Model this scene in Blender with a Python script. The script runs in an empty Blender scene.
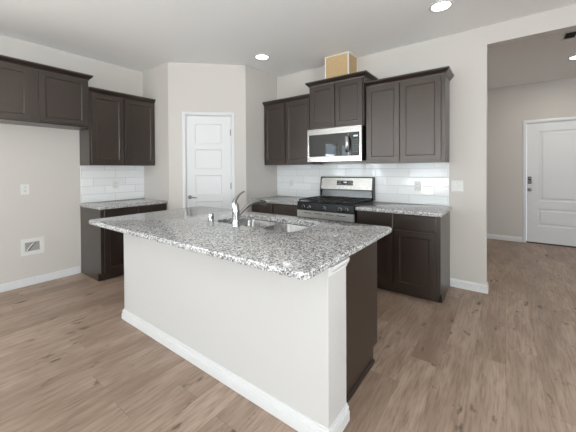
import bpy, bmesh, math
from mathutils import Vector, Matrix
PI = math.pi
C = bpy.context.scene.collection
SC = bpy.context.scene
D = bpy.data

# ------------------------------------------------------------------ camera
F = Vector((-0.59833367, 0.80114658, -0.01268776)).normalized()
U = Vector((-0.00277475, 0.01376313, 0.99990143)).normalized()
R = F.cross(U).normalized()
U = R.cross(F)
cam_d = D.cameras.new('camera')
cam = D.objects.new('camera', cam_d)
C.objects.link(cam)
m = Matrix((R, U, -F)).transposed().to_4x4()
m.translation = Vector((4.2285, -3.5941, 1.2683))
cam.matrix_world = m
cam_d.sensor_width = 36
cam_d.lens = 18.2954
cam_d.shift_x = 0.00522
cam_d.shift_y = -0.07398
cam_d.clip_start = 0.05
SC.camera = cam

# ------------------------------------------------------------------ light and exposure
SC.view_settings.view_transform = 'Standard'
SC.view_settings.look = 'None'
SC.view_settings.gamma = 1
SC.view_settings.use_curve_mapping = False
SC.view_settings.exposure = 0.03
SC.cycles.max_bounces = 12
SC.cycles.diffuse_bounces = 6
SC.cycles.glossy_bounces = 5
SC.cycles.sample_clamp_indirect = 6

world = D.worlds.new('world')
SC.world = world
world.use_nodes = True
wb = world.node_tree.nodes['Background']
wb.inputs[0].default_value = (0.80, 0.90, 1.0, 1)
wb.inputs[1].default_value = 3.2


def area(name, loc, size, power, direction, color):
    l = D.lights.new(name, 'AREA')
    l.shape = 'RECTANGLE'
    l.size, l.size_y = size
    l.energy = power
    l.color = color
    o = D.objects.new(name, l)
    C.objects.link(o)
    o.location = loc
    o.rotation_euler = Vector(direction).to_track_quat('-Z', 'Z').to_euler()
    return o


DAY = (0.94, 0.975, 1.0)
# daylight, and an added upward fill, at each window of the great room (behind the camera)
YS = -11.0          # south wall
XE = 7.6           # east wall
LEFT_WIN = [(-5.25, 0.75), (-6.35, 0.75), (-8.6, 1.6)]   # centre y, width on left wall
SOUTH_WIN = [(1.4, 1.5), (3.9, 1.9), (6.2, 1.5)]     # centre x, width on the south wall
COOL = (0.86, 0.93, 1.0)
FILL_COL = (0.97, 0.98, 1.0)  # colour of the added upward fill


def window_light(cx, cy, w, h, z, nx, ny, sky, up_fill, color):
    """sky light in the plane just outside a window, plus an added fill lamp aimed up to brighten the ceiling"""
    area('window_daylight', (cx - nx * .16, cy - ny * .16, z), (w - .08, h), sky, (nx, ny, 0), color)
    area('upward_fill', (cx - nx * 1.15, cy - ny * 1.15, .15), (w + .6, 1.5), up_fill, (nx, ny, 1.15), FILL_COL)  # added unseen lamp, low outside the window, lifts the ceiling brightness


for yc, w in LEFT_WIN:
    window_light(0, yc, w, 1.34, 1.40, 1, 0, 62 * w, 290 * w, COOL)
for xc, w in SOUTH_WIN:
    window_light(xc, YS, w, 1.6, 1.25, 0, 1, 16 * w, 350 * w, DAY)
window_light(XE, -4.6, 2.2, 1.5, 1.35, -1, 0, 215, 960, DAY)


# ------------------------------------------------------------------ materials
def mat(name):
    m_ = D.materials.new(name)
    m_.use_nodes = True
    nt = m_.node_tree
    return m_, nt, nt.nodes['Principled BSDF']


def plain(name, col, rough=.5, metal=0., spec=.5, coat=0.):
    m_, nt, b = mat(name)
    b.inputs['Base Color'].default_value = (*col, 1)
    b.inputs['Roughness'].default_value = rough
    b.inputs['Metallic'].default_value = metal
    b.inputs['Specular IOR Level'].default_value = spec
    b.inputs['Coat Weight'].default_value = coat
    return m_


def N(nt, t, **k):
    n = nt.nodes.new(t)
    for a, v in k.items():
        setattr(n, a, v)
    return n


def mth(nt, op, a, b=None, c=None):
    n = N(nt, 'ShaderNodeMath', operation=op)
    for i, q in enumerate((a, b, c)):
        if q is None:
            continue
        if isinstance(q, (int, float)):
            n.inputs[i].default_value = q
        else:
            nt.links.new(q, n.inputs[i])
    return n.outputs[0]


def mixc(nt, f, a, b, mode='MIX'):
    n = N(nt, 'ShaderNodeMix', data_type='RGBA', blend_type=mode)
    for s, q in ((n.inputs[0], f), (n.inputs[6], a), (n.inputs[7], b)):
        if isinstance(q, (int, float)):
            s.default_value = q
        elif isinstance(q, tuple):
            s.default_value = (*q, 1) if len(q) == 3 else q
        else:
            nt.links.new(q, s)
    return n.outputs[2]


def ramp(nt, f, stops, interp='LINEAR'):
    n = N(nt, 'ShaderNodeValToRGB')
    n.color_ramp.interpolation = interp
    e = n.color_ramp.elements
    while len(e) > 1:
        e.remove(e[-1])
    for i, (p, c) in enumerate(stops):
        q = e[0] if i == 0 else e.new(p)
        q.position = p
        q.color = (*c, 1) if len(c) == 3 else c
    nt.links.new(f, n.inputs[0])
    return n.outputs[0]


def pos(nt):
    return N(nt, 'ShaderNodeNewGeometry').outputs['Position']


def bump(nt, b, h, strength, dist):
    n = N(nt, 'ShaderNodeBump')
    n.inputs['Strength'].default_value = strength
    n.inputs['Distance'].default_value = dist
    nt.links.new(h, n.inputs['Height'])
    nt.links.new(n.outputs[0], b.inputs['Normal'])


def noise(nt, vec, scale, detail=2, rough=.5):
    n = N(nt, 'ShaderNodeTexNoise')
    n.inputs['Scale'].default_value = scale
    n.inputs['Detail'].default_value = detail
    n.inputs['Roughness'].default_value = rough
    nt.links.new(vec, n.inputs['Vector'])
    return n.outputs[0]


def scaled(nt, vec, s):
    n = N(nt, 'ShaderNodeVectorMath', operation='MULTIPLY')
    nt.links.new(vec, n.inputs[0])
    n.inputs[1].default_value = s
    return n.outputs[0]


def paint(name, col, rough=.55):
    m_, nt, b = mat(name)
    b.inputs['Base Color'].default_value = (*col, 1)
    b.inputs['Roughness'].default_value = rough
    b.inputs['Specular IOR Level'].default_value = .3
    p = pos(nt)
    bump(nt, b, noise(nt, p, 95, 2), .12, .004)
    return m_


M_WALL = paint('wall_paint', (0.535, 0.508, 0.478))
M_CEIL = paint('ceiling_paint', (0.88, 0.88, 0.87), .8)
M_ISLAND = paint('island_paint', (0.515, 0.51, 0.50))
M_TRIM = plain('trim_white', (0.63, 0.635, 0.64), .35)
M_DOOR = plain('door_white', (0.65, 0.655, 0.66), .4)
M_PLATE = plain('plate_white', (0.64, 0.64, 0.62), .35)
M_SLOT = plain('slot_dark', (0.03, 0.03, 0.03), .6)
M_BLACK = plain('black_enamel', (0.012, 0.012, 0.013), .22)
M_IRON = plain('cast_iron', (0.02, 0.02, 0.02), .45)
M_BLACKGLASS = plain('black_glass', (0.006, 0.008, 0.010), .03, 0, .8, .6)
M_NICKEL = plain('satin_nickel', (0.24, 0.23, 0.21), .3, 1)
M_CHROME = plain('chrome', (0.43, 0.43, 0.44), .14, 1)
M_CAULK = plain('white_caulk', (0.8, 0.8, 0.78), .6)


def steel(name, col=(0.62, 0.61, 0.60), rough=.24, axis=(1, 1, 90)):
    m_, nt, b = mat(name)
    b.inputs['Metallic'].default_value = 1
    b.inputs['Base Color'].default_value = (*col, 1)
    n = noise(nt, scaled(nt, pos(nt), axis), 6, 2)
    r = mth(nt, 'MULTIPLY_ADD', n, .12, rough - .06)
    nt.links.new(r, b.inputs['Roughness'])
    bump(nt, b, n, .05, .001)
    return m_


M_STEEL = steel('stainless_steel', (0.53, 0.52, 0.505))
M_SINK = steel('sink_steel', (0.46, 0.46, 0.46), .28, (60, 2, 2))


def wood_mat():
    m_, nt, b = mat('espresso_wood')
    tc = N(nt, 'ShaderNodeTexCoord').outputs['Object']
    g = noise(nt, scaled(nt, tc, (40, 40, 1.6)), 3, 4, .6)
    g2 = noise(nt, scaled(nt, tc, (3, 3, 1.5)), 2.2, 3, .6)
    c = ramp(nt, g, [(.25, (0.006, 0.0032, 0.0020)), (.55, (0.012, 0.0064, 0.0041)), (.8, (0.023, 0.0130, 0.0085))])
    c = mixc(nt, g2, c, (0.013, 0.0067, 0.0041))
    nt.links.new(c, b.inputs['Base Color'])
    b.inputs['Roughness'].default_value = .36
    b.inputs['Specular IOR Level'].default_value = .8
    b.inputs['Specular Tint'].default_value = (1, .88, .80, 1)
    b.inputs['Coat Weight'].default_value = .45
    b.inputs['Coat Roughness'].default_value = .3
    bump(nt, b, g, .06, .001)
    return m_


M_WOOD = wood_mat()
M_TOE = plain('toe_kick_dark', (0.018, 0.014, 0.012), .5)
M_PANEL = M_WOOD


def granite_mat():
    m_, nt, b = mat('speckled_granite')
    p = pos(nt)
    w = N(nt, 'ShaderNodeVectorMath', operation='ADD')
    nz = N(nt, 'ShaderNodeTexNoise')
    nz.inputs['Scale'].default_value = 90
    nt.links.new(p, nz.inputs['Vector'])
    sc_ = scaled(nt, nz.outputs['Color'], (.008, .008, .008))
    nt.links.new(p, w.inputs[0])
    nt.links.new(sc_, w.inputs[1])
    v = N(nt, 'ShaderNodeTexVoronoi')
    v.inputs['Scale'].default_value = 165
    nt.links.new(w.outputs[0], v.inputs['Vector'])
    sep = N(nt, 'ShaderNodeSeparateColor')
    nt.links.new(v.outputs['Color'], sep.inputs[0])
    cells = ramp(nt, sep.outputs[0], [(0, (0.02, 0.02, 0.022)), (.12, (0.11, 0.11, 0.115)), (.27, (0.27, 0.27, 0.275)),
                                      (.48, (0.52, 0.52, 0.515)), (.70, (0.70, 0.70, 0.69))], 'CONSTANT')
    v2 = N(nt, 'ShaderNodeTexVoronoi')
    v2.inputs['Scale'].default_value = 85
    nt.links.new(w.outputs[0], v2.inputs['Vector'])
    sep2 = N(nt, 'ShaderNodeSeparateColor')
    nt.links.new(v2.outputs['Color'], sep2.inputs[0])
    c2 = ramp(nt, sep2.outputs[1], [(0, (0.20, 0.20, 0.21)), (.15, (0.45, 0.445, 0.44)), (.6, (0.68, 0.675, 0.66))], 'CONSTANT')
    c = mixc(nt, .2, cells, c2)
    v3 = N(nt, 'ShaderNodeTexVoronoi')
    v3.inputs['Scale'].default_value = 260
    nt.links.new(p, v3.inputs['Vector'])
    sep3 = N(nt, 'ShaderNodeSeparateColor')
    nt.links.new(v3.outputs['Color'], sep3.inputs[0])
    c = mixc(nt, mth(nt, 'LESS_THAN', sep3.outputs[2], .09), c, (0.03, 0.03, 0.033))
    nt.links.new(c, b.inputs['Base Color'])
    b.inputs['Roughness'].default_value = .09
    b.inputs['Specular IOR Level'].default_value = .5
    return m_


M_GRANITE = granite_mat()


def tile_mat(name, axis, u0):
    """4x16 white tile; joints from world position, stagger a third of a tile per course"""
    m_, nt, b = mat(name)
    s = N(nt, 'ShaderNodeSeparateXYZ')
    nt.links.new(pos(nt), s.inputs[0])
    h, z = s.outputs[axis], s.outputs[2]
    rz = mth(nt, 'DIVIDE', mth(nt, 'SUBTRACT', z, .866), .1025)
    row = mth(nt, 'FLOOR', rz)
    fz = mth(nt, 'FRACT', rz)
    u = mth(nt, 'DIVIDE', mth(nt, 'ADD', mth(nt, 'SUBTRACT', h, u0), mth(nt, 'MULTIPLY', row, .1325)), .397)
    fu = mth(nt, 'FRACT', u)
    col = mth(nt, 'FLOOR', u)
    dz = mth(nt, 'MULTIPLY', mth(nt, 'MINIMUM', fz, mth(nt, 'SUBTRACT', 1., fz)), .1025)
    du = mth(nt, 'MULTIPLY', mth(nt, 'MINIMUM', fu, mth(nt, 'SUBTRACT', 1., fu)), .397)
    dd = mth(nt, 'MINIMUM', dz, du)
    grout = mth(nt, 'LESS_THAN', dd, .0019)
    hgt = ramp(nt, mth(nt, 'DIVIDE', dd, .006), [(.15, (0, 0, 0)), (.9, (1, 1, 1))])
    cv = N(nt, 'ShaderNodeCombineXYZ')
    nt.links.new(row, cv.inputs[0])
    nt.links.new(col, cv.inputs[1])
    wn = N(nt, 'ShaderNodeTexWhiteNoise', noise_dimensions='2D')
    nt.links.new(cv.outputs[0], wn.inputs['Vector'])
    tint = mixc(nt, wn.outputs[0], (0.71, 0.72, 0.73), (0.77, 0.78, 0.785))
    nt.links.new(mixc(nt, grout, tint, (0.46, 0.46, 0.455)), b.inputs['Base Color'])
    nt.links.new(mth(nt, 'MULTIPLY_ADD', grout, .6, .09), b.inputs['Roughness'])
    wav = noise(nt, pos(nt), 9, 1)
    bump(nt, b, mth(nt, 'ADD', hgt, mth(nt, 'MULTIPLY', wav, 1.2)), .35, .003)
    return m_


M_TILE_B = tile_mat('white_tile_back', 0, 3.349 + .1325 * 3)
M_TILE_L = tile_mat('white_tile_left', 1, -1.79)


def floor_mat():
    m_, nt, b = mat('oak_plank_floor')
    p = pos(nt)
    s = N(nt, 'ShaderNodeSeparateXYZ')
    nt.links.new(p, s.inputs[0])
    x, y = s.outputs[0], s.outputs[1]
    W, L = .1718, 1.22
    rx = mth(nt, 'DIVIDE', mth(nt, 'SUBTRACT', x, 2.01), W)
    row = mth(nt, 'FLOOR', rx)
    fx = mth(nt, 'FRACT', rx)
    wn = N(nt, 'ShaderNodeTexWhiteNoise', noise_dimensions='1D')
    nt.links.new(mth(nt, 'ADD', row, 7.3), wn.inputs['W'])
    ry = mth(nt, 'ADD', mth(nt, 'DIVIDE', y, L), wn.outputs[0])
    # the row that starts at x = 2.01 has its joint at y = -3.12
    idx = mth(nt, 'FLOOR', ry)
    fy = mth(nt, 'FRACT', ry)
    cv = N(nt, 'ShaderNodeCombineXYZ')
    nt.links.new(row, cv.inputs[0])
    nt.links.new(idx, cv.inputs[1])
    pn = N(nt, 'ShaderNodeTexWhiteNoise', noise_dimensions='2D')
    nt.links.new(cv.outputs[0], pn.inputs['Vector'])
    rnd = pn.outputs[0]
    # grain, shifted per plank
    gv = N(nt, 'ShaderNodeCombineXYZ')
    nt.links.new(x, gv.inputs[0])
    nt.links.new(mth(nt, 'MULTIPLY', y, .085), gv.inputs[1])
    nt.links.new(mth(nt, 'MULTIPLY', rnd, 37.), gv.inputs[2])
    fine = noise(nt, gv.outputs[0], 75, 4, .6)
    gv2 = N(nt, 'ShaderNodeCombineXYZ')
    nt.links.new(x, gv2.inputs[0])
    nt.links.new(mth(nt, 'MULTIPLY', y, .22), gv2.inputs[1])
    nt.links.new(mth(nt, 'MULTIPLY', rnd, 51.), gv2.inputs[2])
    broad = noise(nt, gv2.outputs[0], 11, 3, .55)
    gv3 = N(nt, 'ShaderNodeCombineXYZ')
    nt.links.new(x, gv3.inputs[0])
    nt.links.new(mth(nt, 'MULTIPLY', y, .42), gv3.inputs[1])
    nt.links.new(mth(nt, 'MULTIPLY', rnd, 13.), gv3.inputs[2])
    knot = noise(nt, gv3.outputs[0], 13, 3, .55)
    base = mixc(nt, rnd, (0.262, 0.180, 0.134), (0.475, 0.355, 0.28))
    c = mixc(nt, ramp(nt, broad, [(.35, (0, 0, 0)), (.62, (1, 1, 1))]), mixc(nt, .45, base, (0.19, 0.13, 0.092)), mixc(nt, .5, base, (0.40, 0.305, 0.243)))
    c = mixc(nt, ramp(nt, fine, [(.30, (.75, .75, .75)), (.56, (0, 0, 0))]), c, (0.19, 0.13, 0.09))
    c = mixc(nt, ramp(nt, knot, [(.63, (0, 0, 0)), (.72, (.9, .9, .9))]), c, (0.075, 0.05, 0.037))
    sx = mth(nt, 'MULTIPLY', mth(nt, 'MINIMUM', fx, mth(nt, 'SUBTRACT', 1., fx)), W)
    sy = mth(nt, 'MULTIPLY', mth(nt, 'MINIMUM', fy, mth(nt, 'SUBTRACT', 1., fy)), L)
    seam = mth(nt, 'LESS_THAN', mth(nt, 'MINIMUM', sx, sy), .0014)
    c = mixc(nt, mth(nt, 'MULTIPLY', seam, .35), c, (0.09, 0.065, 0.05))
    nt.links.new(c, b.inputs['Base Color'])
    nt.links.new(mth(nt, 'MULTIPLY_ADD', fine, .15, .34), b.inputs['Roughness'])
    b.inputs['Specular IOR Level'].default_value = .45
    bump(nt, b, mth(nt, 'SUBTRACT', mth(nt, 'MULTIPLY', fine, .3), seam), .12, .002)
    return m_


M_FLOOR = floor_mat()


def glass_mat():
    m_ = D.materials.new('window_glass')
    m_.use_nodes = True
    nt = m_.node_tree
    nt.nodes.clear()
    o = N(nt, 'ShaderNodeOutputMaterial')
    t = N(nt, 'ShaderNodeBsdfTransparent')
    t.inputs[0].default_value = (.95, .97, .97, 1)
    g = N(nt, 'ShaderNodeBsdfGlossy')
    g.inputs['Roughness'].default_value = .02
    mx = N(nt, 'ShaderNodeMixShader')
    mx.inputs[0].default_value = .06
    nt.links.new(t.outputs[0], mx.inputs[1])
    nt.links.new(g.outputs[0], mx.inputs[2])
    nt.links.new(mx.outputs[0], o.inputs[0])
    return m_


M_GLASS = glass_mat()


def emit(name, col, s):
    m_, nt, b = mat(name)
    b.inputs['Base Color'].default_value = (.9, .9, .9, 1)
    b.inputs['Emission Color'].default_value = (*col, 1)
    b.inputs['Emission Strength'].default_value = s
    return m_


M_LAMP = emit('lamp_lens', (1, .97, .92), 9)
M_CLOCK = emit('display_blue', (.35, .75, 1.0), .9)


def card_mat():
    m_, nt, b = mat('kraft_board')
    n = noise(nt, pos(nt), 60, 4, .7)
    nt.links.new(ramp(nt, n, [(.3, (0.43, 0.30, 0.155)), (.7, (0.52, 0.375, 0.205))]), b.inputs['Base Color'])
    b.inputs['Roughness'].default_value = .85
    return m_


M_CARD = card_mat()


# ------------------------------------------------------------------ mesh helpers
def B():
    return bmesh.new()


def bx(bm, x0, x1, y0, y1, z0, z1, bev=0, seg=2):
    r = bmesh.ops.create_cube(bm, size=1)
    vs = r['verts']
    for v in vs:
        v.co = Vector((x0 + (v.co.x + .5) * (x1 - x0), y0 + (v.co.y + .5) * (y1 - y0), z0 + (v.co.z + .5) * (z1 - z0)))
    if bev:
        es = list({e for v in vs for e in v.link_edges})
        bmesh.ops.bevel(bm, geom=es, offset=bev, segments=seg, affect='EDGES', profile=.5)
    return bm


def quad(bm, pts):
    try:
        return bm.faces.new([bm.verts.new(p) for p in pts])
    except ValueError:
        return None


def rings(bm, loops, cap0=True, cap1=True, closed=True):
    vl = [[bm.verts.new(p) for p in lp] for lp in loops]
    n = len(vl[0])
    for a, b in zip(vl, vl[1:]):
        for i in range(n if closed else n - 1):
            j = (i + 1) % n
            bm.faces.new((a[i], a[j], b[j], b[i]))
    if cap0:
        bm.faces.new(list(reversed(vl[0])))
    if cap1:
        bm.faces.new(vl[-1])
    return vl


def circ(r, z, n=24, cx=0, cy=0):
    return [(cx + r * math.cos(2 * PI * i / n), cy + r * math.sin(2 * PI * i / n), z) for i in range(n)]


def lathe(bm, prof, n=24, mtx=None, cap0=True, cap1=True):
    before = set(bm.verts)
    rings(bm, [circ(r, z, n) for r, z in prof], cap0, cap1)
    if mtx:
        for v in set(bm.verts) - before:
            v.co = mtx @ v.co
    return bm


def tube(bm, pts, radii, n=12, flat=None):
    pts = [Vector(p) for p in pts]
    if isinstance(radii, (int, float)):
        radii = [radii] * len(pts)
    loops = []
    ref = None
    for i, p in enumerate(pts):
        a = pts[max(0, i - 1)]
        b = pts[min(len(pts) - 1, i + 1)]
        t = (b - a).normalized()
        if ref is None:
            ref = Vector((0, 0, 1)) if abs(t.z) < .9 else Vector((1, 0, 0))
        s = t.cross(ref).normalized()
        u = s.cross(t).normalized()
        ref = u
        f = flat[i] if flat else 1
        loops.append([p + s * radii[i] * math.cos(2 * PI * k / n) + u * radii[i] * f * math.sin(2 * PI * k / n) for k in range(n)])
    rings(bm, loops)
    return bm


def rrect(x0, x1, y0, y1, r, z, seg=6):
    out = []
    for cx, cy, a in ((x1 - r, y0 + r, -PI / 2), (x1 - r, y1 - r, 0), (x0 + r, y1 - r, PI / 2), (x0 + r, y0 + r, PI)):
        for k in range(seg + 1):
            t = a + PI / 2 * k / seg
            out.append((cx + r * math.cos(t), cy + r * math.sin(t), z))
    return out


def spline(pts, n=6):
    P_ = [Vector(p) for p in pts]
    P_ = [P_[0] * 2 - P_[1]] + P_ + [P_[-1] * 2 - P_[-2]]
    out = []
    for i in range(1, len(P_) - 2):
        for k in range(n):
            t = k / n
            a, b, c, d = P_[i - 1:i + 3]
            out.append(.5 * ((2 * b) + (c - a) * t + (2 * a - 5 * b + 4 * c - d) * t * t + (3 * b - a - 3 * c + d) * t ** 3))
    out.append(P_[-2])
    return out


def obj(name, bm, m_, parent=None, smooth=False, bevel=0):
    bmesh.ops.remove_doubles(bm, verts=bm.verts, dist=1e-5)
    bmesh.ops.recalc_face_normals(bm, faces=bm.faces)
    me = D.meshes.new(name)
    bm.to_mesh(me)
    bm.free()
    ms = m_ if isinstance(m_, (list, tuple)) else [m_]
    for q in ms:
        me.materials.append(q)
    o = D.objects.new(name, me)
    C.objects.link(o)
    if parent:
        o.parent = parent
    if smooth:
        for f in me.polygons:
            f.use_smooth = True
        try:
            me.set_sharp_from_angle(angle=math.radians(38))
        except Exception:
            pass
    if bevel:
        mod = o.modifiers.new('bevel', 'BEVEL')
        mod.width = bevel
        mod.segments = 2
        mod.limit_method = 'ANGLE'
        mod.angle_limit = math.radians(50)
    return o


def tag(o, label, cat, group=None):
    o['label'] = label
    o['category'] = cat
    if group:
        o['group'] = group
    return o


def thing(name, label, cat, loc=(0, 0, 0), rotz=0, group=None):
    o = D.objects.new(name, None)
    C.objects.link(o)
    o.empty_display_size = .1
    o.location = loc
    o.rotation_euler = (0, 0, rotz)
    return tag(o, label, cat, group)


def struct(name, bm, m_, parent=None, **k):
    o = obj(name, bm, m_, parent, **k)
    if not parent:
        o['kind'] = 'structure'
    return o


def sthing(name, loc=(0, 0, 0), rotz=0):
    o = D.objects.new(name, None)
    C.objects.link(o)
    o.empty_display_size = .1
    o.location = loc
    o.rotation_euler = (0, 0, rotz)
    o['kind'] = 'structure'
    return o


def panelled(bm, x0, x1, z0, z1, yf, th, panels, bw=.006, dp=.008, raise_=0, rw=.02):
    """slab facing -y (front at yf), with recessed panels [(a,b,c,d) = x0,x1,z0,z1]"""
    xs = sorted({x0, x1, *[p[0] for p in panels], *[p[1] for p in panels]})
    zs = sorted({z0, z1, *[p[2] for p in panels], *[p[3] for p in panels]})
    for i in range(len(xs) - 1):
        for j in range(len(zs) - 1):
            cx, cz = (xs[i] + xs[i + 1]) / 2, (zs[j] + zs[j + 1]) / 2
            if any(p[0] < cx < p[1] and p[2] < cz < p[3] for p in panels):
                continue
            quad(bm, [(xs[i], yf, zs[j]), (xs[i + 1], yf, zs[j]), (xs[i + 1], yf, zs[j + 1]), (xs[i], yf, zs[j + 1])])

    def rect(p, ins, y):
        a, b, c, d = p
        return [(a + ins, y, c + ins), (b - ins, y, c + ins), (b - ins, y, d - ins), (a + ins, y, d - ins)]
    for p in panels:
        ls = [rect(p, 0, yf), rect(p, bw, yf + dp)]
        if raise_:
            ls += [rect(p, bw + rw, yf + dp), rect(p, bw + rw + bw, yf + dp - raise_)]
        for a, b in zip(ls, ls[1:]):
            for k in range(4):
                quad(bm, [a[k], a[(k + 1) % 4], b[(k + 1) % 4], b[k]])
        quad(bm, ls[-1])
    yb = yf + th
    quad(bm, [(x0, yb, z0), (x0, yb, z1), (x1, yb, z1), (x1, yb, z0)])
    quad(bm, [(x0, yf, z0), (x0, yf, z1), (x0, yb, z1), (x0, yb, z0)])
    quad(bm, [(x1, yf, z0), (x1, yb, z0), (x1, yb, z1), (x1, yf, z1)])
    quad(bm, [(x0, yf, z0), (x0, yb, z0), (x1, yb, z0), (x1, yf, z0)])
    quad(bm, [(x0, yf, z1), (x1, yf, z1), (x1, yb, z1), (x0, yb, z1)])
    return bm


def shaker(name, x0, x1, z0, z1, yf, parent, rail=.055):
    bm = panelled(B(), x0, x1, z0, z1, yf, .02, [(x0 + rail, x1 - rail, z0 + rail, z1 - rail)], .004, .008)
    return obj(name, bm, M_WOOD, parent, bevel=.0015)


def slab_front(name, x0, x1, z0, z1, yf, parent):
    bm = B()
    e = .006
    rings(bm, [[(x0, yf + .02, z0), (x1, yf + .02, z0), (x1, yf + .02, z1), (x0, yf + .02, z1)],
               [(x0, yf + .004, z0), (x1, yf + .004, z0), (x1, yf + .004, z1), (x0, yf + .004, z1)],
               [(x0 + e, yf, z0 + e), (x1 - e, yf, z0 + e), (x1 - e, yf, z1 - e), (x0 + e, yf, z1 - e)]])
    return obj(name, bm, M_WOOD, parent)


CROWN = [(0, 0), (.006, 0), (.010, .012), (.020, .020), (.033, .036), (.040, .042), (.040, .058), (0, .058)]


def crown(w, d, z, left, right, parent):
    """left/right: True = mitred return to the wall on that side"""
    bm = B()
    loops = []
    for o, h in CROWN:
        pts = []
        if left:
            pts += [(-o, -.001, z + h), (-o, -d - o, z + h)]
        else:
            pts += [(0, -d - o, z + h)]
        if right:
            pts += [(w + o, -d - o, z + h), (w + o, -.001, z + h)]
        else:
            pts += [(w, -d - o, z + h)]
        loops.append(pts)
    n = len(loops[0])
    vl = [[bm.verts.new(p) for p in lp] for lp in loops]
    k = len(vl)
    for i in range(k):
        a, b = vl[i], vl[(i + 1) % k]
        for j in range(n - 1):
            bm.faces.new((a[j], a[j + 1], b[j + 1], b[j]))
    bm.faces.new([v[0] for v in vl])
    bm.faces.new([v[-1] for v in reversed(vl)])
    return obj('crown_moulding', bm, M_WOOD, parent)


def close_pairs(cols):
    cols = [list(c) for c in cols]
    for p, q in zip(cols, cols[1:]):
        g = q[0] - p[1]
        if g < .04:
            p[1] += (g - .012) / 2
            q[0] -= (g - .012) / 2
    return cols


def wall_cabinet(label, loc, rot, w, d, h, doors, dz, cz, left, right, bottom_mat=None):
    t = thing('wall_cabinet', label, 'cabinet', loc, rot, None)
    bm = bx(B(), 0.001, w - .001, -d, -.001, 0, cz + .002)
    obj('body', bm, M_WOOD, t, bevel=.001)
    doors = close_pairs(doors)
    for a, b in doors:
        shaker('door', a, b, dz[0], dz[1], -d - .021, t)
    crown(w, d, cz, left, right, t)
    return t


def base_cabinet(label, loc, rot, w, d, top, fronts, side_notch, hollow=False, end_left=False, end_right=False, mould=None):
    """fronts: (x0, x1) columns, each drawer above door"""
    t = thing('base_cabinet', label, 'cabinet', loc, rot)
    bm = B()
    toe = .095
    if hollow:
        bx(bm, 0, .018, -d, -.001, toe, top)
        bx(bm, w - .018, w, -d, -.001, toe, top)
        bx(bm, .018, w - .018, -.02, -.001, toe, top)
        bx(bm, .018, w - .018, -d, -.02, toe, toe + .018)
        bx(bm, .018, w - .018, -d, -d + .02, toe + .018, toe + .05)
        bx(bm, .018, w - .018, -d, -d + .02, top - .05, top)
        for i in range(1, 4):
            xx = w * i / 4
            bx(bm, xx - .02, xx + .02, -d, -d + .02, toe + .05, top - .05)
    else:
        bx(bm, .001, w - .001, -d, -.001, toe, top)
    obj('body', bm, M_WOOD, t, bevel=.001)
    obj('toe_kick', bx(B(), .012, w - .012, -d + .07, -.002, .001, toe), M_WOOD, t)
    for a, b in close_pairs(fronts):
        slab_front('drawer', a, b, .680, .822, -d - .021, t)
        shaker('door', a, b, .098, .662, -d - .021, t)
    for s, on in ((-1, end_left), (1, end_right)):
        if on:
            x0, x1 = (-.006, .001) if s < 0 else (w - .001, w + .006)
            bm = B()
            prof = [(-.001, .001), (-d + .068, .001), (-d + .068, toe), (-d, toe), (-d, top), (-.001, top)]
            rings(bm, [[(x0, y, z) for y, z in prof], [(x1, y, z) for y, z in prof]])
            obj('end_panel', bm, M_WOOD, t)
    return t


def slab_top(name, label, outer, hole=None, z0=.829, z1=.864, r=.006, rc=.012, cat='countertop'):
    """granite slab with eased edges, optional rounded cut-out"""
    x0, x1, y0, y1 = outer
    bm = B()

    def o_(ins, z):
        return rrect(x0 + ins, x1 - ins, y0 + ins, y1 - ins, max(rc - ins, .001), z)
    prof = [(r, z0), (r * .3, z0 + r * .3), (0, z0 + r), (0, z1 - r), (r * .3, z1 - r * .3), (r, z1)]
    vl = [[bm.verts.new(p) for p in o_(*q)] for q in prof]
    n = len(vl[0])
    for a, b in zip(vl, vl[1:]):
        for i in range(n):
            j = (i + 1) % n
            bm.faces.new((a[i], a[j], b[j], b[i]))
    if hole:
        hx0, hx1, hy0, hy1, hr = hole
        hb = [bm.verts.new(p) for p in rrect(hx0, hx1, hy0, hy1, hr, z0)]
        ht1 = [bm.verts.new(p) for p in rrect(hx0, hx1, hy0, hy1, hr, z1 - .003)]
        ht = [bm.verts.new(p) for p in rrect(hx0 - .003, hx1 + .003, hy0 - .003, hy1 + .003, hr + .003, z1)]
        for a, b in ((hb, ht1), (ht1, ht)):
            for i in range(len(a)):
                j = (i + 1) % len(a)
                bm.faces.new((a[j], a[i], b[i], b[j]))
        for ring, hr_ in ((vl[-1], ht), (vl[0], hb)):
            es = []
            for lp in (ring, hr_):
                for i in range(len(lp)):
                    e = bm.edges.get((lp[i], lp[(i + 1) % len(lp)]))
                    es.append(e)
            bmesh.ops.triangle_fill(bm, use_beauty=True, use_dissolve=False, edges=es)
    else:
        bm.faces.new(vl[-1])
        bm.faces.new(list(reversed(vl[0])))
    o = obj(name, bm, M_GRANITE, None, smooth=True)
    return tag(o, label, cat)


# ------------------------------------------------------------------ the setting
CE = 2.702
WT = .12
PY, PX, QX, QY = -1.392, .652, 1.396, -.692     # pantry corners
OX, OZ = 4.091, 2.517                            # opening to the foyer
OXE = 6.3
FY = 2.859
struct('floor', bx(B(), -.12, XE + .12, YS - .12, FY + .12, -.06, 0), M_FLOOR)
struct('ceiling', bx(B(), -.12, XE + .12, YS - .12, FY + .12, CE, CE + .1), M_CEIL)


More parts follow.
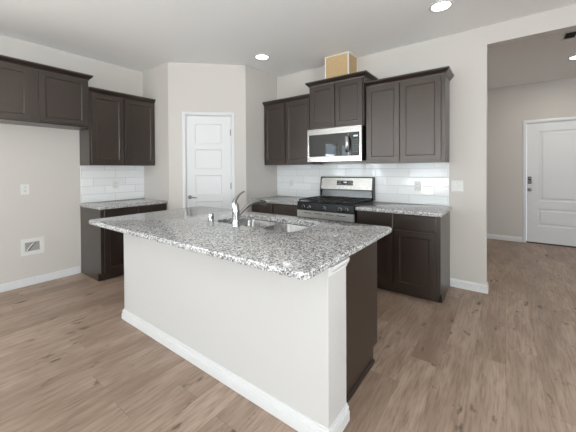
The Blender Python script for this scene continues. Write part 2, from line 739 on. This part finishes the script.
def wall_cut(name, length, height, holes, loc, rot, th=WT, m_=None):
    """wall with front face on local y=0 (facing -y), holes (x0,x1,z0,z1)"""
    bm = B()
    xs = sorted({0, length, *[h[0] for h in holes], *[h[1] for h in holes]})
    for a, b in zip(xs, xs[1:]):
        zz = sorted([(h[2], h[3]) for h in holes if h[0] <= a and h[1] >= b])
        z = 0
        for c, d in zz:
            if c > z:
                bx(bm, a, b, 0, th, z, c)
            z = d
        if z < height:
            bx(bm, a, b, 0, th, z, height)
    o = struct(name, bm, m_ or M_WALL)
    o.location = loc
    o.rotation_euler = (0, 0, rot)
    return o


# left wall runs along x=0, local x = world y + 8.2
L0 = YS
wall_cut('wall_left', PY - L0 + .0, CE, [(yc - w / 2 - L0, yc + w / 2 - L0, .72, 2.08) for yc, w in LEFT_WIN], (0, L0, 0), PI / 2)
wall_cut('wall_south', XE, CE, [(XE - xc - w / 2, XE - xc + w / 2, .42, 2.08) for xc, w in SOUTH_WIN], (XE, YS, 0), PI)
wall_cut('wall_east', FY - YS, CE, [(FY + 4.6 - 1.1, FY + 4.6 + 1.1, .6, 2.1)], (XE, FY, 0), -PI / 2)
# back wall with the wide opening to the foyer
wall_cut('wall_back', XE - QX, CE, [(OX - QX, OXE - QX, 0, OZ)], (QX, 0, 0), 0)
# pantry box
wall_cut('wall_pantry_left', PX, CE, [], (0, PY, 0), 0, .1)
wall_cut('wall_pantry_right', -QY, CE, [], (QX, QY, 0), PI / 2, .1)
DL = math.hypot(QX - PX, QY - PY)
DA = math.atan2(QY - PY, QX - PX)
wall_cut('wall_pantry_diagonal', DL, CE, [(.222, .820, 0, 2.008)], (PX, PY, 0), DA, .1)
# foyer
wall_cut('wall_foyer_far', XE - 3.2, CE, [(4.535 - 3.2, 5.46 - 3.2, 0, 2.03)], (3.2, FY, 0), 0)
wall_cut('wall_foyer_left', FY - WT, CE, [], (3.5, WT, 0), PI / 2)


def window(n, w, h, loc, rot):
    t = sthing('window_%d' % n, loc, rot)
    bm = B()
    f = .05
    for a in ((0, w, 0, f), (0, w, h - f, h), (0, f, f, h - f), (w - f, w, f, h - f), (f, w - f, h / 2 - .02, h / 2 + .02)):
        bx(bm, a[0], a[1], .03, .09, a[2], a[3])
    obj('window_frame', bm, M_TRIM, t)
    obj('glass', bx(B(), f, w - f, .058, .062, f, h - f), M_GLASS, t)
    obj('window_sill', bx(B(), -.04, w + .04, -.03, .03, -.03, 0, .004), M_TRIM, t)
    return t


wn = 1
for yc, w in LEFT_WIN:
    window(wn, w, 1.36, (0, yc - w / 2, .72), PI / 2)
    wn += 1
for xc, w in SOUTH_WIN:
    window(wn, w, 1.66, (xc + w / 2, YS, .42), PI)
    wn += 1
window(wn, 2.2, 1.5, (XE, -3.5, .6), -PI / 2)

# ---- baseboards: profile (out, z)
BASE = [(0, 0), (.014, 0), (.014, .050), (.007, .053), (.007, .059), (.012, .062), (.010, .071), (.004, .075), (.004, .083), (0, .085)]


def baseboard(name, pts, m_=None, parent=None, prof=BASE):
    """polyline on plan; profile extends to the right-hand side of travel"""
    P_ = [Vector((x, y)) for x, y in pts]
    loops = []
    for i, p in enumerate(P_):
        dirs = []
        if i > 0:
            dirs.append((p - P_[i - 1]).normalized())
        if i < len(P_) - 1:
            dirs.append((P_[i + 1] - p).normalized())
        ns = [Vector((q.y, -q.x)) for q in dirs]
        nn = ns[0] if len(ns) == 1 else (ns[0] + ns[1]).normalized()
        k = 1 / max(.2, nn.dot(ns[0]))
        loops.append([(p.x + nn.x * o * k, p.y + nn.y * o * k, z) for o, z in prof])
    bm = B()
    rings(bm, loops)
    if parent:
        return obj(name, bm, m_ or M_TRIM, parent)
    return struct(name, bm, m_ or M_TRIM)


baseboard('baseboard_left', [(0, L0 + .02), (0, -2.215)])
baseboard('baseboard_back', [(3.769, 0), (OX, 0), (OX, WT), (3.52, WT)])
baseboard('baseboard_pantry_left', [(PX - .02, PY), (PX, PY), (PX + .173 * math.cos(DA), PY + .173 * math.sin(DA))])
baseboard('baseboard_pantry_right', [(PX + .87 * math.cos(DA), PY + .87 * math.sin(DA)), (QX, QY), (QX, -.66)])
baseboard('baseboard_foyer', [(3.5, FY), (4.485, FY)])
baseboard('baseboard_foyer_right', [(5.512, FY), (XE - .02, FY)])
baseboard('baseboard_foyer_left', [(3.5, WT + .02), (3.5, FY - .02)])


# ---- pantry door on the diagonal
def casing(w0, w1, top, cw, parent, y=-.014):
    bm = B()
    prof = [(0, 0), (.004, -.010), (cw * .55, -.014), (cw, -.009), (cw, 0)]   # from opening outward
    # left, top, right as mitred sweep
    loops = []
    for (px, pz, sx, sz) in ((w0, 0, -1, 0), (w0, top, -1, 1), (w1, top, 1, 1), (w1, 0, 1, 0)):
        loops.append([(px + sx * o, yy, pz + sz * o + (0.001 if pz == 0 else 0)) for o, yy in prof])
    rings(bm, loops)
    return obj('door_frame', bm, M_TRIM, parent)


door1 = sthing('door_1', (PX, PY, 0), DA)
casing(.220, .822, 2.008, .042, door1)
bm = B()
bx(bm, .2215, .2255, .001, .099, 0.001, 2.008)
bx(bm, .8165, .8205, .001, .099, 0.001, 2.008)
bx(bm, .2255, .8165, .001, .099, 2.003, 2.0075)
obj('jamb', bm, M_TRIM, door1)
pz = [(1.626, 1.895), (1.287, 1.549), (.935, 1.199), (.583, .845), (.225, .492)]
bm = panelled(B(), .2285, .8135, .008, 2.0, .014, .035, [(.338, .692, a, b) for a, b in pz], .012, .009, .0, .02)
obj('door_panel', bm, M_DOOR, door1, bevel=.001)
kb = B()
X90 = Matrix.Rotation(PI / 2, 4, 'X')      # lathe axis +z -> -y
lathe(kb, [(.026, 0), (.026, .006), (.020, .010), (.010, .014), (.010, .042), (.012, .046), (.012, .054), (.004, .058)], 20,
      Matrix.Translation((.268, .0135, .905)) @ X90)
tube(kb, spline([(.268, -.038, .905), (.30, -.042, .905), (.34, -.038, .902), (.370, -.034, .899)]), [.010] + [.009] * 12 + [.006] * 6, 10)
obj('door_handle', kb, M_NICKEL, door1, smooth=True)
for z in (1.78, 1.05, .25):
    hb = B()
    lathe(hb, [(.006, -.045), (.006, .045)], 10, Matrix.Translation((.815, .004, z)))
    bx(hb, .806, .824, .010, .0135, z - .04, z + .04)
    obj('hinge', hb, M_NICKEL, door1)

# ---- front door in the foyer
door2 = sthing('door_2', (4.54, FY, 0), 0)
casing(-.002, .918, 2.03, .05, door2)
bm = B()
bx(bm, -.004, .002, .001, .119, .001, 2.03)
bx(bm, .914, .919, .001, .119, .001, 2.03)
bx(bm, .002, .914, .001, .119, 2.024, 2.029)
obj('jamb', bm, M_TRIM, door2)
bm = panelled(B(), .006, .910, .022, 2.02, .02, .04, [(.163, .753, .715, 1.888), (.145, .771, .295, .592)], .014, .008, .007, .022)
obj('door_panel', bm, plain('front_door_paint', (.66, .675, .69), .4), door2, bevel=.001)
obj('threshold', bx(B(), .0, .916, .005, .118, .001, .018), plain('threshold_bronze', (.05, .04, .03), .4, .6), door2)
kb = B()
bx(kb, .020, .068, .003, .0195, 1.055, 1.125, .008)
obj('keypad', kb, M_BLACKGLASS, door2, smooth=True)
kb = B()
lathe(kb, [(.030, 0), (.030, .012), (.024, .018), (.012, .020)], 20, Matrix.Translation((.044, .0195, 1.030)) @ X90)
bx(kb, .041, .047, -.022, .003, 1.012, 1.048, .002)
obj('deadbolt', kb, M_NICKEL, door2, smooth=True)
kb = B()
lathe(kb, [(.030, 0), (.030, .006), (.012, .012), (.012, .030), (.024, .038), (.029, .052), (.024, .066), (.008, .070)], 20,
      Matrix.Translation((.044, .0195, .905)) @ X90)
obj('door_knob', kb, M_NICKEL, door2, smooth=True)

# ------------------------------------------------------------------ tile backsplashes
t = obj('tile_backsplash', bx(B(), QX + .001, 3.759, -.009, -.001, .8645, 1.3355), M_TILE_B)
tag(t, 'white glossy tile backsplash behind the gas range, under the back wall cabinets', 'backsplash')
t = obj('tile_backsplash', bx(B(), .001, .009, -2.197, PY - .001, .8645, 1.3355), M_TILE_L)
tag(t, 'white tile backsplash on the left wall beside the pantry', 'backsplash')

# ------------------------------------------------------------------ cabinets
UZ = 1.336
wall_cabinet('short two-door dark wall cabinet hung high over the empty refrigerator space',
             (0, -3.215, 1.772), PI / 2, 1.003, .33, 0, [(.015, .478), (.543, .985)], (.018, .550), .555, True, True)
wall_cabinet('dark two-door wall cabinet on the left wall beside the pantry corner',
             (0, -2.203, UZ), PI / 2, 2.203 - 1.393, .305, 0, [(.022, .380), (.405, .800)], (.018, .855), .862, False, False)
wall_cabinet('dark two-door wall cabinet between the pantry wall and the microwave',
             (QX, 0, UZ), 0, 2.213 - QX, .305, 0, [(.022, .385), (.410, .790)], (.018, .855), .862, False, False)
wall_cabinet('raised dark wall cabinet directly above the microwave, below the brown duct box',
             (2.213, 0, 1.776), 0, 2.948 - 2.213, .358, 0, [(.030, .362), (.388, .720)], (.014, .538), .548, True, True)
wall_cabinet('dark two-door wall cabinet right of the microwave, with an exposed right side',
             (2.949, 0, UZ), 0, 3.762 - 2.949, .305, 0, [(.014, .370), (.396, .778)], (.018, .862), .875, False, True)

base_cabinet('dark base cabinet on the left wall beside the empty refrigerator space',
             (0, -2.197, 0), PI / 2, 2.197 - 1.393, .59, .828, [(.030, .395), (.420, .785)], True, end_left=True)
base_cabinet('dark base cabinet between the pantry wall and the gas range',
             (QX, 0, 0), 0, 2.209 - QX, .59, .828, [(.030, .390), (.415, .790)], True)
base_cabinet('dark base cabinet right of the gas range with two doors and two drawers',
             (2.953, 0, 0), 0, 3.760 - 2.953, .59, .828, [(.012, .378), (.409, .776)], True, end_right=True)

slab_top('countertop', 'speckled granite countertop on the left wall base cabinet', (.001, .625, -2.215, PY - .001))
slab_top('countertop', 'speckled granite countertop left of the gas range', (QX + .001, 2.209, -.635, -.001))
slab_top('countertop', 'speckled granite countertop right of the gas range', (2.953, 3.785, -.635, -.001))

# ------------------------------------------------------------------ island
IX0, IX1, IY0, IYP = 1.625, 3.593, -2.4225, -2.231
isl = thing('kitchen_island', 'white painted half wall carrying the granite island top', 'kitchen island', (IX0, IY0, 0))
w, dpt = IX1 - IX0, IYP - IY0
obj('half_wall', bx(B(), 0, w, 0, dpt, .001, .828), M_ISLAND, isl, bevel=.003)
baseboard('baseboard', [(0, dpt), (0, 0), (w, 0), (w, dpt)], parent=isl,
          prof=[(.0005, .001), (.016, .001), (.016, .050), (.008, .053), (.008, .059), (.013, .062), (.011, .071), (.005, .075), (.005, .083), (.0005, .085)])
cap = [(.0005, .782), (.006, .784), (.006, .794), (.012, .800), (.018, .812), (.018, .827), (.0005, .827)]
baseboard('trim', [(w, 0), (w, dpt)], parent=isl, prof=cap)
cab = thing('island_cabinet', 'dark base cabinet under the island sink, behind the white half wall', 'cabinet', (3.544, IYP + .002, 0), PI)
cw, cd = 3.544 - 1.665, .588
bm = B()
toe, top = .095, .827
for a, b in ((0, .018), (cw - .018, cw)):
    bx(bm, a, b, -cd, -.001, toe, top)
    bx(bm, a + (.001 if a == 0 else 0), b - (0 if a == 0 else .001), -cd + .075, -.001, .001, toe)
bx(bm, .018, cw - .018, -.02, -.001, toe, top)
bx(bm, .018, cw - .018, -cd, -.02, toe, toe + .018)
bx(bm, .018, cw - .018, -cd, -cd + .02, toe + .018, toe + .04)
bx(bm, .018, cw - .018, -cd, -cd + .02, top - .04, top)
for xx in (.45, .9, 1.4):
    bx(bm, xx - .02, xx + .02, -cd, -cd + .02, toe + .04, top - .04)
obj('body', bm, M_WOOD, cab)
obj('toe_kick', bx(B(), .019, cw - .019, -cd + .07, -cd + .085, .001, toe), M_WOOD, cab)
for a, b in ((.02, .43), (.46, .88), (.91, 1.37), (1.41, 1.85)):
    shaker('door', a, b, .098, .662, -cd - .021, cab)
    slab_front('drawer', a, b, .690, .815, -cd - .021, cab)
bm = B()
rings(bm, [[(-.001, y, .001), (-.012, y, .001), (-.012, y, .010), (-.007, y, .018), (-.001, y, .020)] for y in (-cd + .076, -.004)])
obj('shoe_moulding', bm, M_WOOD, cab)

slab_top('countertop', 'large speckled granite countertop on the white island, with a sink cut-out', (1.478, 3.612, -2.638, -1.512),
         hole=(2.385, 3.135, -2.078, -1.665, .07), rc=.035, r=.008)

# ---- sink
sk = thing('sink', 'double-bowl stainless undermount sink set in the island countertop', 'sink', (2.760, -1.8715, .60))
ox, oy = 2.760, -1.8715
SZ = .8285
for bi, (a, b) in enumerate(((2.377, 2.737), (2.772, 3.143))):
    bm = B()
    y0, y1 = -2.086, -1.657
    lp = []
    for ins, z, r in ((-.012, SZ - .001, .075), (0, SZ - .001, .07), (.004, SZ - .006, .068), (.010, SZ - .12, .065), (.022, SZ - .155, .06),
                      (.05, SZ - .17, .05), (.12, SZ - .174, .04)):
        lp.append([(p[0] - ox, p[1] - oy, p[2] - .60) for p in rrect(a + ins, b - ins, y0 + ins, y1 - ins, r, z)])
    rings(bm, lp, cap0=False)
    o = obj('bowl', bm, M_SINK, sk, smooth=True)
    md = o.modifiers.new('solid', 'SOLIDIFY')
    md.thickness = .0012
    dm = B()
    lathe(dm, [(.044, 0), (.044, .002), (.034, .003), (.030, .001), (.006, .001), (.005, .004)], 20,
          Matrix.Translation(((a + b) / 2 - ox, -1.87 - oy, SZ - .174 + .0015 - .6)))
    obj('drain', dm, M_CHROME, sk, smooth=True)
obj('divider', bx(B(), 2.7375 - ox, 2.7715 - ox, -2.075 - oy, -1.668 - oy, SZ - .012 - .6, SZ - .0005 - .6, .004), M_SINK, sk)

# ---- faucet
fc = thing('faucet', 'tall chrome single-lever faucet standing behind the island sink', 'faucet', (2.688, -2.125, .8645))
bm = B()
lathe(bm, [(.031, 0), (.031, .006), (.027, .012), (.0265, .05), (.026, .10), (.0255, .135), (.021, .155), (.012, .168), (.003, .172)], 28)
obj('body', bm, M_CHROME, fc, smooth=True)
bm = B()
sp = spline([(.0, .012, .070), (.006, .055, .100), (.014, .105, .135), (.022, .160, .155), (.028, .215, .158), (.031, .250, .150)], 5)
k = len(sp)
tube(bm, sp, [.013 + (.004 if i > k * .62 else 0) for i in range(k)], 14)
obj('spout', bm, M_CHROME, fc, smooth=True)
bm = B()
tube(bm, [(.029, .238, .152), (.033, .268, .142), (.036, .286, .132)], [.019, .021, .019], 16)
obj('spray_head', bm, M_CHROME, fc, smooth=True)
bm = B()
lv = spline([(-.004, -.010, .140), (-.004, -.010, .172), (.000, .012, .205), (.006, .045, .232), (.012, .075, .247)], 5)
k = len(lv)
tube(bm, lv, [.020 - .0125 * min(1, 1.25 * i / (k - 1)) for i in range(k)], 12, [.9 - .3 * i / (k - 1) for i in range(k)])
obj('lever', bm, M_CHROME, fc, smooth=True)

ag = thing('air_gap', 'short chrome cylinder cap on the island countertop left of the faucet', 'sink fitting', (2.388, -2.105, .8645))
bm = B()
lathe(bm, [(.024, 0), (.024, .004), (.0205, .006), (.0205, .060), (.018, .067), (.006, .070)], 24)
obj('cap', bm, M_CHROME, ag, smooth=True)
bm = B()
for a in (-.6, .1, .8):
    bx(bm, .0195 * math.cos(a) - .002, .0195 * math.cos(a) + .002, .0195 * math.sin(a) - .002, .0195 * math.sin(a) + .002, .022, .046)
obj('slot', bm, M_SLOT, ag)

# ------------------------------------------------------------------ gas range
RX0, RW = 2.2135, .734
rg = thing('gas_range', 'stainless and black gas range under the microwave', 'stove', (RX0, 0, 0))
bm = B()
bx(bm, .002, RW - .002, -.62, -.012, .03, .862)
for xx in (.05, RW - .05):
    for yy in (-.57, -.06):
        bx(bm, xx - .02, xx + .02, yy - .02, yy + .02, .001, .03)
obj('body', bm, M_BLACK, rg, bevel=.002)
bm = B()
bx(bm, .0, RW, -.620, -.070, .8625, .880, .005)
obj('cooktop', bm, M_BLACK, rg)
# front control panel, slightly raked
bm = B()
rings(bm, [[(x, -.621, .782), (x, -.652, .786), (x, -.645, .872), (x, -.6505, .878), (x, -.6505, .884), (x, -.621, .884)] for x in (.001, RW - .001)])
cp = obj('control_panel', bm, plain('panel_black', (.006, .006, .006), .3, 0, .3), rg)
rk = math.atan2(.012, .075)
for i, xx in enumerate((.085, .165, .367, .565, .645)):
    kb = B()
    lathe(kb, [(.021, 0), (.021, .004), (.017, .008), (.0165, .024), (.014, .027), (.003, .028)], 18,
          Matrix.Translation((xx, -.6465, .824)) @ Matrix.Rotation(PI / 2 - rk, 4, 'X'))
    kb2 = obj('knob', kb, M_BLACK, rg, smooth=True)
    kb = B()
    rings(kb, [circ(.0225, .0, 18), circ(.0225, .005, 18), circ(.0195, .006, 18)], True, True)
    for v in kb.verts:
        v.co = Matrix.Translation((xx, -.6462, .824)) @ Matrix.Rotation(PI / 2 - rk, 4, 'X') @ v.co
    obj('knob_ring', kb, M_CHROME, kb2, smooth=True)
    kb = B()
    bx(kb, xx - .002, xx + .002, -.6765, -.674, .818, .840)
    obj('knob_mark', kb, M_CHROME, kb2)
bm = B()
bx(bm, .003, RW - .003, -.660, -.621, .700, .780, .004)
vt = obj('vent_trim', bm, steel('brushed_trim', (.72, .72, .71), .42), rg)
bm = B()
for i in range(4):
    x0 = .10 + i * .145
    bx(bm, x0, x0 + .105, -.6612, -.6598, .752, .758)
obj('vent_slot', bm, M_SLOT, vt)
bm = B()
bx(bm, .003, RW - .003, -.655, -.621, .200, .692, .004)
od = obj('oven_door', bm, M_STEEL, rg)
obj('oven_window', bx(B(), .12, RW - .12, -.6570, -.6552, .32, .56), M_BLACKGLASS, od)
bm = B()
tube(bm, [(.06, -.695, .655), (RW - .06, -.695, .655)], .011, 12)
for xx in (.08, RW - .08):
    tube(bm, [(xx, -.655, .655), (xx, -.695, .655)], .008, 10)
obj('oven_handle', bm, M_STEEL, od, smooth=True)
bm = B()
bx(bm, .003, RW - .003, -.652, -.621, .045, .192, .004)
obj('storage_drawer', bm, M_STEEL, rg)
# backguard
bm = B()
rings(bm, [[(x, -.012, .882), (x, -.078, .882), (x, -.066, .995), (x, -.012, .995)] for x in (.001, RW - .001)])
obj('backguard_riser', bm, plain('dark_steel', (.09, .09, .09), .22, 1), rg)
bm = B()
rings(bm, [[(x, -.012, .996), (x, -.086, .996), (x, -.088, 1.010), (x, -.064, 1.156), (x, -.050, 1.166), (x, -.012, 1.166)] for x in (.001, RW - .001)])
bgo = obj('backguard', bm, M_STEEL, rg)
bm = B()
for x0, x1 in ((-.003, .010), (RW - .012, RW + .003)):
    rings(bm, [[(x, -.011, .881), (x, -.080, .881), (x, -.092, 1.006), (x, -.068, 1.162), (x, -.050, 1.170), (x, -.011, 1.170)] for x in (x0, x1)])
bx(bm, .010, RW - .012, -.088, -.013, .9955, 1.004)
bx(bm, .010, RW - .012, -.068, -.013, 1.162, 1.170)
obj('backguard_trim', bm, M_BLACK, bgo)


def on_guard(z, off):    # point on the raked front face
    return -.088 + (z - 1.010) / .146 * .024 - off


bm = B()
rings(bm, [[(x, on_guard(1.062, .0005), 1.062), (x, on_guard(1.062, .003), 1.062), (x, on_guard(1.122, .003), 1.122), (x, on_guard(1.122, .0005), 1.122)] for x in (.245, .470)])
dsp = obj('display', bm, M_BLACKGLASS, bgo)
bm = B()
y_ = on_guard(1.10, .0035)
for x0 in (.345, .355, .367, .377):
    bx(bm, x0, x0 + .006, y_ - .0008, y_, 1.094, 1.106)
obj('clock_digits', bm, M_CLOCK, dsp)
M_BTN = plain('button_grey', (.35, .36, .37), .5)
for ix in range(3):
    for sx in (.262, .415):
        x0 = sx + ix * .016
        for z in (1.076, 1.100):
            y2 = on_guard(z, .0032)
            obj('button', bx(B(), x0, x0 + .009, y2 - .0006, y2, z, z + .006), M_BTN, dsp)
# burners and grates
for (xx, yy, r) in ((.14, -.50, .045), (.14, -.20, .038), (.367, -.35, .05), (.594, -.50, .048), (.594, -.20, .035)):
    bm = B()
    lathe(bm, [(r + .012, .8805), (r + .010, .886), (r * .8, .888), (r * .8, .896), (r * .7, .899), (.004, .900)], 24,
          Matrix.Translation((xx, yy, 0)))
    obj('burner', bm, M_IRON, rg, smooth=True)
for gx0, gx1 in ((.015, .255), (.262, .472), (.479, RW - .015)):
    bm = B()
    gy0, gy1, g = -.630, -.095, .011
    z0, z1 = .900, .912
    for yy in (gy0, gy1 - g):
        bx(bm, gx0, gx1, yy, yy + g, z0, z1, .002)
    for xx in (gx0, gx1 - g):
        bx(bm, xx, xx + g, gy0, gy1, z0, z1, .002)
    cx = (gx0 + gx1) / 2
    bx(bm, cx - g / 2, cx + g / 2, gy0, gy1, z0, z1, .002)
    for yy in (-.50, -.355, -.20):
        bx(bm, gx0, gx1, yy - g / 2, yy + g / 2, z0, z1, .002)
    for xx in (gx0, gx1 - g):
        for yy in (gy0, gy1 - g, -.36):
            bx(bm, xx, xx + g, yy, yy + g, .8805, z0 + .001)
    obj('grate', bm, M_IRON, rg)

# ------------------------------------------------------------------ microwave
MX0, MW_ = 2.2015, .7270
mw = thing('microwave', 'stainless over-range microwave with black glass door hung above the stove', 'microwave', (MX0, 0, 1.366))
H = .408
obj('body', bx(B(), .001, MW_ - .001, -.352, -.002, .004, H), M_BLACK, mw, bevel=.002)
bm = B()
fy = -.392
x1, x2 = .585, .720
# stainless face: frame around the window and the control strip
panelled(bm, 0, MW_, .0, H, fy, .038, [(.018, .700, .062, .335)], .004, .006)
face = obj('face_frame', bm, M_STEEL, mw, bevel=.002)
bm = B()
bx(bm, .024, .560, fy + .001, fy + .0055, .068, .329)
gl = obj('door_window', bm, M_BLACKGLASS, mw)
bm = B()
bx(bm, .566, .694, fy + .001, fy + .0055, .068, .329)
kp = obj('keypad', bm, M_BLACKGLASS, mw)
bm = B()
for i in range(4):
    bx(bm, .632 + i * .013, .640 + i * .013, fy - .0002, fy + .0009, .283, .300)
obj('clock_digits', bm, M_CLOCK, kp)
M_KEY = plain('key_blue_grey', (.12, .22, .27), .4)
for r_ in range(6):
    for c_ in range(3):
        obj('button', bx(B(), .622 + c_ * .023, .634 + c_ * .023, fy + .0002, fy + .0009, .105 + r_ * .027, .112 + r_ * .027), M_KEY, kp)
bm = B()
hp = spline([(.548, fy - .004, .110), (.560, fy - .038, .135), (.568, fy - .050, .205), (.560, fy - .038, .275), (.548, fy - .004, .300)], 6)
tube(bm, hp, .015, 14, [.55] * len(hp))
obj('handle', bm, M_STEEL, mw, smooth=True)
bm = B()
bx(bm, .03, .16, -.30, -.18, -.012, .004)
for i in range(12):
    bx(bm, .20 + i * .028, .216 + i * .028, -.30, -.16, -.002, .004)
obj('vent_grille', bm, M_SLOT, mw)

# ------------------------------------------------------------------ duct box above the cabinets
db = thing('duct_box', 'brown board box covering the vent duct between cabinet top and ceiling', 'duct cover', (2.395, 0, 2.366))
obj('board', bx(B(), 0, .318, -.262, -.002, .0, CE - 2.366 - .001), M_CARD, db)
bm = B()
hh = CE - 2.366 - .002
bx(bm, -.004, .008, -.2645, -.2625, 0, hh)
bx(bm, .309, .3205, -.2655, -.2625, 0, hh)
bx(bm, .3185, .3215, -.2655, -.252, 0, hh)
bx(bm, -.004, .3215, -.266, -.2625, hh - .008, hh)
bx(bm, .3185, .322, -.266, -.002, hh - .008, hh)
bx(bm, .3185, .322, -.012, -.002, 0, hh)
obj('caulk_edge', bm, M_CAULK, db)


# ------------------------------------------------------------------ outlets, switches, ice-maker box
def plate(name, label, cat, loc, rot, w, h, kind):
    t = thing(name, label, cat, loc, rot)
    bm = B()
    rings(bm, [[(-w / 2, -.0005, 0), (w / 2, -.0005, 0), (w / 2, -.0005, h), (-w / 2, -.0005, h)],
               [(-w / 2, -.003, 0), (w / 2, -.003, 0), (w / 2, -.003, h), (-w / 2, -.003, h)],
               [(-w / 2 + .004, -.006, .004), (w / 2 - .004, -.006, .004), (w / 2 - .004, -.006, h - .004), (-w / 2 + .004, -.006, h - .004)]])
    obj('plate', bm, M_PLATE, t)
    if kind == 'outlet':
        for zc in (h * .33, h * .67):
            s = obj('socket', bx(B(), -.016, .016, -.0075, -.006, zc - .014, zc + .014, .0006), M_PLATE, t)
            bm = B()
            bx(bm, -.009, -.006, -.0079, -.0072, zc - .003, zc + .008)
            bx(bm, .006, .009, -.0079, -.0072, zc - .003, zc + .008)
            bx(bm, -.002, .002, -.0079, -.0072, zc - .010, zc - .006)
            obj('slot', bm, M_SLOT, s)
    else:
        for xc in (-w / 4, w / 4) if kind == 'double' else (0,):
            bm = B()
            rings(bm, [[(xc - .016, -.006, h * .24), (xc + .016, -.006, h * .24), (xc + .016, -.006, h * .76), (xc - .016, -.006, h * .76)],
                       [(xc - .015, -.0065, h * .25), (xc + .015, -.0065, h * .25), (xc + .015, -.0100, h * .75), (xc - .015, -.0100, h * .75)]])
            obj('rocker', bm, M_PLATE, t)
    return t


plate('wall_outlet', 'white outlet plate on the bare left wall above the water box', 'outlet', (0, -2.725, 1.010), PI / 2, .075, .118, 'outlet')
plate('wall_outlet', 'white outlet plate on the left wall tile beside the pantry', 'outlet', (.0092, -1.785, 1.030), PI / 2, .070, .100, 'outlet')
plate('wall_outlet', 'white outlet plate on the tile right of the gas range', 'outlet', (3.442, -.0092, 1.018), 0, .066, .108, 'outlet')
plate('wall_outlet', 'white outlet plate on the tile left of the gas range', 'outlet', (1.67, -.0092, 1.018), 0, .066, .108, 'outlet')
plate('light_switch', 'white two-rocker switch plate on the wall right of the tile', 'light switch', (3.832, 0, 1.023), 0, .116, .122, 'double')

ib = thing('ice_maker_box', 'white recessed water valve box low on the empty left wall', 'utility box', (0, -2.667, .336), PI / 2)
bm = B()
panelled(bm, -.102, .102, 0, .185, -.008, .0075, [(-.072, .066, .037, .146)], .004, .0072)
obj('frame', bm, M_PLATE, ib)
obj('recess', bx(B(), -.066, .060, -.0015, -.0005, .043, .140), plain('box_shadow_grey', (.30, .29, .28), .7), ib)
bm = B()
tube(bm, [(-.055, -.006, .050), (-.010, -.008, .110), (.012, -.006, .132)], .005, 10)
obj('water_line', bm, M_PLATE, ib, smooth=True)
bm = B()
tube(bm, [(-.046, -.004, .046), (-.001, -.004, .106), (.022, -.004, .132)], .0045, 8)  # dark tube following the water line, slightly offset
obj('valve', bm, M_SLOT, ib, smooth=True)


# ------------------------------------------------------------------ ceiling lights and vent
def downlight(label, x, y, power, r=.075):
    t = thing('recessed_light', label, 'ceiling light', (x, y, CE))
    bm = B()
    lathe(bm, [(r + .022, -.0005), (r + .020, -.006), (r + .004, -.009), (r, -.006), (r, -.0005)], 36)
    obj('trim_ring', bm, M_TRIM, t, smooth=True)
    bm = B()
    lathe(bm, [(r, -.006), (r * .8, -.0075), (.004, -.008)], 36, None, True, True)
    obj('lens', bm, M_LAMP, t, smooth=True)
    if not power:
        return t
    l = D.lights.new('downlight', 'AREA')
    l.shape = 'DISK'
    l.size = r * 1.8
    l.energy = power
    l.color = (1, .95, .88)
    lo = D.objects.new('downlight', l)
    C.objects.link(lo)
    lo.parent = t
    lo.location = (0, 0, -.012)
    return t


downlight('round recessed ceiling light near the pantry corner', 1.77, -.774, 0)
downlight('round recessed ceiling light over the walkway, at the top edge of the photo', 3.783, -.69, 0)
downlight('round recessed ceiling light in the foyer', 4.99, 1.70, 14)
vn = thing('ceiling_vent', 'small rectangular air vent in the foyer ceiling', 'vent', (4.80, .79, CE))
bm = B()
for a in ((-.06, .06, -.12, -.10), (-.06, .06, .10, .12), (-.06, -.045, -.10, .10), (.045, .06, -.10, .10)):
    bx(bm, a[0], a[1], a[2], a[3], -.008, -.0005)
obj('frame', bm, M_TRIM, vn)
obj('backing', bx(B(), -.045, .045, -.10, .10, -.002, -.0006), M_SLOT, vn)
bm = B()
for i in range(9):
    y = -.088 + i * .022
    quad(bm, [(-.045, y - .004, -.007), (.045, y - .004, -.007), (.045, y + .006, -.003), (-.045, y + .006, -.003)])
obj('louvre', bm, plain('vent_grey', (.25, .25, .25), .6), vn)
